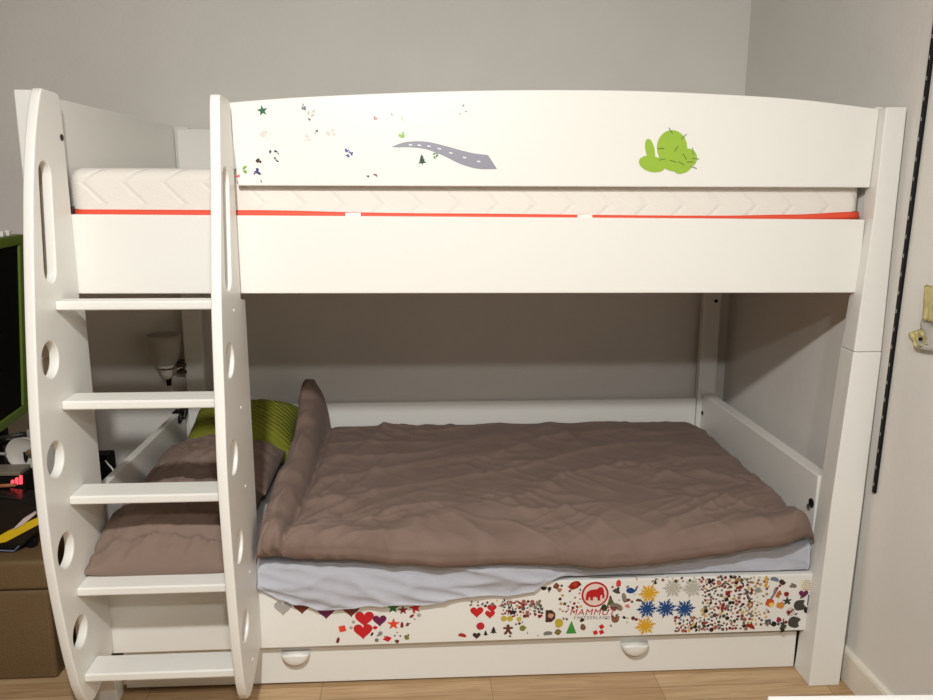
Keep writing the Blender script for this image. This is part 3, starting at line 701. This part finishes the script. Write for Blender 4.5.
# ------------------------------------------------------------------ clamp lamp by the back post
lc = at(164, 337, Y=.985)
lamp = thing('clamp_lamp', 'small chrome clamp lamp with frosted white cup shade on the back bed post', 'lamp', (lc.x, .985, .735))
zt, zb = at(164, 334.5, Y=.985).z, at(164, 366, Y=.985).z; hh_ = zt - zb
GLASSF = mat('frosted_glass', (206, 200, 188), .45, spec=.5)
GLASSF.node_tree.nodes['Principled BSDF'].inputs['Transmission Weight'].default_value = .25
prof = [(.024, 0), (.038, .011), (.050, .034), (.058, .066), (.062, .1), (.0635, hh_), (.061, hh_), (.0595, .1), (.0555, .066), (.047, .036), (.035, .015), (.022, .004)]
obj('lamp_shade', bm_lathe(prof, (lc.x, .985, zb), 'Z', 32, False), GLASSF, lamp, True)
sk = obj('socket', bm_lathe([(.012, -.052), (.018, -.048), (.024, -.03), (.024, -.008), (.03, -.004), (.03, .004), (.018, .008)], (lc.x, .985, zb), 'Z', 24), TAGW, lamp, True)
obj('collar', bm_lathe([(.0245, -.012), (.029, -.012), (.029, .001), (.0245, .001)], (lc.x, .985, zb), 'Z', 24), CHROME, lamp, True)
obj('arm', bm_tube([(lc.x + .018, .988, zb - .02), (lc.x + .04, .998, zb - .016), (lc.x + .058, 1.010, zb - .004)], .006), CHROME, lamp, True)
cl = obj('clamp', join(bm_box(-.236, -.2065, 1.012, 1.056, zb - .04, zb + .012, .004), bm_box(-.236, -.196, 1.0, 1.012, zb - .036, zb - .022, .003), bm_box(-.236, -.196, 1.0, 1.012, zb - .008, zb + .006, .003)), DARKCHR, lamp)
obj('switch', bm_lathe([(.009, -.018), (.011, 0), (.009, .018)], (lc.x + .006, .985, zb - .062), 'Z', 14), BLACK, lamp)
obj('power_cord', bm_tube([tuple(q) for q in crom([(lc.x + .006, .985, zb - .078), (lc.x + .02, .99, zb - .12), (lc.x + .03, 1.0, .62), (-.25, 1.035, .45), (-.26, 1.06, .25), (-.262, 1.066, .13)], 5)], .0022, 6), TAGW, lamp)

# black strap looped round the far end of the low end board
q = at(182, 411, X=-.233)
def loop(cx_, cy_, cz_, rx, rz, r, lean):
    pts = [(cx_ + lean * math.sin(a), cy_ + rx * math.cos(a), cz_ + rz * math.sin(a)) for a in [k * 2 * PI / 22 for k in range(23)]]
    return bm_tube(pts, r, 7)
st = join(loop(-.2150, q.y - .02, .602, .026, .028, .0042, .006), loop(-.2140, q.y - .085, .602, .024, .026, .0042, .004), bm_box(-.249, -.2135, q.y - .085, q.y, .6135, .6175, .001, 1))
tag(obj('strap', st, BLACK, None, True), 'black looped strap hanging over the far end of the low end board', 'strap')

# ------------------------------------------------------------------ clutter left of the bed
BOXM = mat('brown_vinyl', (110, 88, 58), .6, bump=.25, bscale=120, var=5, vscale=4)
bx = thing('storage_box', 'olive brown padded storage box with a lid on the floor left of the bed', 'box', (-.75, .4, 0))
zl_ = at(20, 587, Y=.13).z; zt_ = at(20, 558, Y=.13).z; zbm = 0.0
obj('box_body', bm_box(-1.05, -.395, .112, .70, .0, zl_ - .003, .012, 3), BOXM, bx)
obj('lid', bm_box(-1.055, -.388, .104, .705, zl_, zt_, .014, 4), BOXM, bx)
zt_ += .0006
pn = thing('framed_panel', 'black panel in a lime green frame standing upright on the cluttered box', 'panel', (-.70, .42, zt_))
GRF = mat('lime_paint', (98, 120, 34), .5)
H_, W_ = .626, .42
Mx = Matrix.Translation((-.643, .62, .722)) @ Matrix.Rotation(math.radians(96), 4, 'Z') @ Matrix.Rotation(.079, 4, 'X')
def pbox(*v, bv=.004):
    bm = bm_box(*v, bv); bmesh.ops.transform(bm, matrix=Mx, verts=bm.verts); return bm
obj('screen', pbox(-W_ + .03, -.03, .008, .02, .03, H_ - .03), mat('black_panel', (5, 5, 5), .7, spec=.1), pn)
for v in ((-W_, 0, 0, .028, H_ - .034, H_), (-W_, 0, 0, .028, 0, .032), (-.04, 0, 0, .028, .032, H_ - .034), (-W_, -W_ + .034, 0, .028, .032, H_ - .034)):
    obj('frame_bar', pbox(*v), GRF, pn)
for k in (-.10, -.15): obj('clip', pbox(k - .012, k + .012, .006, .02, H_, H_ + .018, bv=.003), TAGW, pn)
obj('stand', join(bm_box(-.70, -.664, .28, .32, zt_, .76, .003), bm_box(-.73, -.692, .53, .57, zt_, .76, .003), bm_box(-.76, -.66, .26, .59, zt_, zt_ + .02, .003)), BLACK, pn)
# white round dish standing behind
p = at(23.5, 453, Y=.352)
ds = thing('dish', 'round white dish shaped object standing on the cluttered box', 'dish', (p.x, .352, zt_))
bm = bm_lathe([(.001, .012), (.02, .012), (.045, .006), (.053, -.004), (.055, -.004), (.05, .014), (.02, .022), (.001, .022)], (p.x, .352, p.z), 'Y', 32)
obj('disc', bm, mat('grey_white_plastic', (190, 184, 176), .5), ds, True)
obj('hub', bm_lathe([(.012, 0), (.012, .012)], (p.x + .02, .348, p.z), 'Y', 16), CHROME, ds)
obj('stand', bm_tube([(p.x, .368, p.z), (p.x, .37, zt_ + .05), (p.x, .37, zt_ + .001)], .009), BLACK, ds)
# black gadget with red lights
p = at(14, 480, Y=.27)
gd = thing('gadget', 'black device showing three small red lights on the box left of the bed', 'device', (p.x, .3, zt_))
obj('housing', bm_box(p.x - .09, p.x + .03, .272, .33, zt_, p.z + .016, .006), BLACK, gd)
obj('top_plate', bm_box(p.x - .1, p.x + .024, .262, .335, p.z + .0162, p.z + .03, .003), mat('grey_beige_plastic', (120, 112, 98), .5), gd)
LED = bpy.data.materials.new('red_led'); LED.use_nodes = True
nb = LED.node_tree.nodes['Principled BSDF']; nb.inputs['Base Color'].default_value = (.5, .02, .03, 1); nb.inputs['Emission Color'].default_value = (1, .08, .1, 1); nb.inputs['Emission Strength'].default_value = 1.6
for k in range(3):
    q = at(12.2 + k * 4.2, 482.5 - k * 1.4, Y=.27)
    obj('light', bm_prism([(q.x - .004, q.z - .008 - k * .003), (q.x + .004, q.z - .008 - k * .003), (q.x + .006, q.z + .008 + k * .003), (q.x - .001, q.z + .008 + k * .003)], 'Y', .266, .272, 0), LED, gd)
# black toy vehicle with a yellow wing
p = at(15, 525, Y=.16)
tv = thing('toy_vehicle', 'black toy vehicle with a slanting yellow panel on the lid edge', 'toy', (p.x - .1, .2, zt_))
def pp(l, Y): return [(lambda q: (q.x, max(q.z, zt_ + .0005)))(at(x, y, Y=Y)) for x, y in l]
obj('body', bm_prism(pp([(-40, 556), (16, 555), (42, 528), (40, 508), (20, 500), (-8, 497), (-40, 505)], .17), 'Y', .17, .25, .004), mat('black_glossy_plastic', (14, 14, 16), .25), tv)
obj('yellow_panel', bm_prism(pp([(-10, 541), (8, 531), (40, 516.5), (40, 524), (6, 542), (-10, 545)], .16), 'Y', .158, .1695, .002), mat('yellow_plastic', (226, 190, 30), .35), tv)
obj('white_fin', bm_prism(pp([(12, 530), (24, 518), (34, 512), (36, 514), (24, 524)], .16), 'Y', .154, .1695, .001), mat('white_red_plastic', (214, 196, 190), .35), tv)
obj('edge_strip', bm_tube([at(-10, 550, Y=.164), at(14, 551, Y=.164), at(19, 546, Y=.164)], .0022, 6), mat('pale_blue_plastic', (120, 128, 150), .3), tv)
WHEEL = bm_lathe([(.016, -.006), (.02, -.004), (.02, .004), (.016, .006)], (p.x + .02, .2, zt_ + .0202), 'Y', 20)
obj('wheel', WHEEL, BLACK, tv)
# loose parts heap between
for k, (x0, y0, x1, y1, Y, r, c, nm, lb) in enumerate(((-20, 487, 16, 485, .24, .006, (150, 92, 52), 'toy_beam', 'thin orange brown toy beam lying under the red lights'), (-24, 452, 6, 454, .3, .005, (140, 136, 130), 'rod', 'pale grey rod lying level with the white dish'), (-15, 440, 24, 434, .34, .006, (34, 30, 28), 'toy_beam', 'dark toy beam lying just under the green frame'))):
    A, B = at(x0, y0, Y=Y), at(x1, y1, Y=Y)
    b1 = bm_tube([A, A.lerp(B, .5), B], r, 8)
    tag(obj(nm, b1, mat('loose_toy_%d' % k, c, .5), None, True), lb, 'toy')
p = at(8, 462, Y=.36)
hp = thing('toy_crate', 'dark crate of toy parts behind the white dish and red lights', 'crate', (p.x, .42, zt_))
obj('crate_body', bm_box(p.x - .03, p.x + .075, .392, .46, zt_, p.z + .05, .006), mat('dark_grey_plastic', (34, 32, 31), .5), hp)
obj('rim', join(bm_box(p.x - .036, p.x + .081, .388, .466, p.z + .0502, p.z + .06, .003)), BLACK, hp)
for k in range(3):
    xx = p.x - .02 + k * .03
    obj('toy_part', bm_box(xx, xx + .022, .40 + .008 * (k % 3), .44, p.z + .0602, p.z + .066 + .012 * ((k * 5) % 4), .002), mat(('toy_grey', 'toy_dark', 'toy_light')[k % 3], ((88, 86, 84), (40, 40, 42), (150, 146, 138))[k % 3], .4), hp)
# power adapter with white cable in the gap by the end board
p = at(106, 463, Y=.5)
ad = thing('power_adapter', 'black power adapter with a white cable beside the low end board', 'adapter', (p.x, .5, zt_))
obj('adapter_block', bm_box(-.43, p.x + .012, .5, .56, zt_, p.z + .028, .006), BLACK, ad)
obj('cable', bm_tube(crom([(p.x, .497, p.z + .01), (p.x + .012, .492, p.z - .004), (p.x + .022, .494, p.z - .02), (p.x + .028, .5, p.z - .05)], 5), .003, 7), TAGW, ad)

# ------------------------------------------------------------------ right wall
t = thing('wall_track', 'black slotted shelving track screwed upright to the right wall', 'shelf track', (2.066, -.078, .638))
obj('channel', join(bm_prism([(-.0825, .638), (-.0705, .638), (-.1055, 2.25), (-.1175, 2.25)], 'X', 2.061, 2.0697, .001, 1)), BLACK, t)
for k in range(31):
    z = .66 + k * .0512
    obj('slot', bm_box(2.0603, 2.0612, -.078 - (z - .638) * .0217, -.075 - (z - .638) * .0217, z, z + .010, 0), mat('bare_metal', (170, 166, 156), .4), t)
YT = mat('yellowed_tape', (240, 230, 172), .5, var=8, vscale=60); PAPR = mat('torn_white_film', (242, 240, 236), .4, var=4, vscale=20)
def crumple(px_pts, X, amp, seed, n=14, lift=0):
    """a loose scrap on the right wall from a four-corner patch"""
    c = [at(x, y, X=X) for x, y in px_pts]; rows = []
    for i in range(n + 1):
        r = []
        for j in range(n + 1):
            u, v = i / n, j / n
            p = c[0].lerp(c[1], u).lerp(c[3].lerp(c[2], u), v)
            d = amp * abs(nz(u * 3.1, v * 3.3, seed)) * 1.6 + amp * .3 + lift * v * v
            p = p + Vector((-d, nz(u * 4, v * 3, seed + 3) * .006, nz(v * 4, u * 3, seed + 6) * .006)); r.append(p)
        rows.append(r)
    bm = grid_mesh(rows); bmesh.ops.solidify(bm, geom=bm.faces[:], thickness=-.0006); return bm
sc_ = thing('torn_poster', 'torn white scrap with yellowed tape still stuck to the right wall', 'poster scrap', tuple(at(928, 320, X=2.069)))
obj('scrap', crumple([(927, 300), (960, 295), (962, 354), (920, 348)], 2.0685, .006, 2, lift=.012), PAPR, sc_, True)
obj('tape', crumple([(925, 286), (940, 284), (938, 324), (923, 319)], 2.056, .005, 5), YT, sc_, True)
obj('tape', crumple([(910, 333), (925, 328), (931, 344), (917, 350)], 2.062, .010, 8), YT, sc_, True)
p = at(920, 339, X=2.05)
obj('pin', bm_lathe([(.004, -.002), (.004, .004)], p, 'X', 12), BLACK, sc_)

# ------------------------------------------------------------------ white low table at the near right
tz = .45; q = at(767, 695.5, Z=tz)
tb = thing('low_table', 'bright white low table top at the near right by the wall', 'table', (q.x, q.y, 0))
tb.rotation_euler.z = math.radians(-2.6)
obj('tabletop', bm_box(q.x, 2.02, q.y - .55, q.y, tz - .025, tz, .004), mat('white_laminate', (248, 248, 246), .35), tb)
for lx, ly in ((q.x + .03, q.y - .03), (q.x + .03, q.y - .52), (1.99, q.y - .03), (1.99, q.y - .52)):
    obj('leg', post([(0, lx - .014, lx + .014, ly - .014, ly + .014), (tz - .026, lx - .02, lx + .02, ly - .02, ly + .02)], .002), WHITE, tb)

# ------------------------------------------------------------------ light: two warm ceiling lamps in the room behind the camera
def lampo(name, loc, power, size, col):
    ld = bpy.data.lights.new(name, 'AREA'); ld.shape = 'DISK'; ld.size = size; ld.energy = power; ld.color = col
    o = bpy.data.objects.new(name, ld); COL.objects.link(o); o.location = loc; o.rotation_euler = (math.radians(30), 0, 0)
lampo('ceiling_lamp', (.52, -2.0, 2.42), 50, .10, (1, .988, .96))
lampo('ceiling_lamp', (1.0, -2.85, 2.42), 20, .12, (1, .988, .96))
w = bpy.data.worlds.new('world'); sc.world = w; w.use_nodes = True
w.node_tree.nodes['Background'].inputs[0].default_value = (.02, .02, .02, 1)
vs = sc.view_settings
vs.view_transform = 'Standard'; vs.look = 'None'; vs.gamma = 1; vs.use_curve_mapping = False; vs.exposure = .08
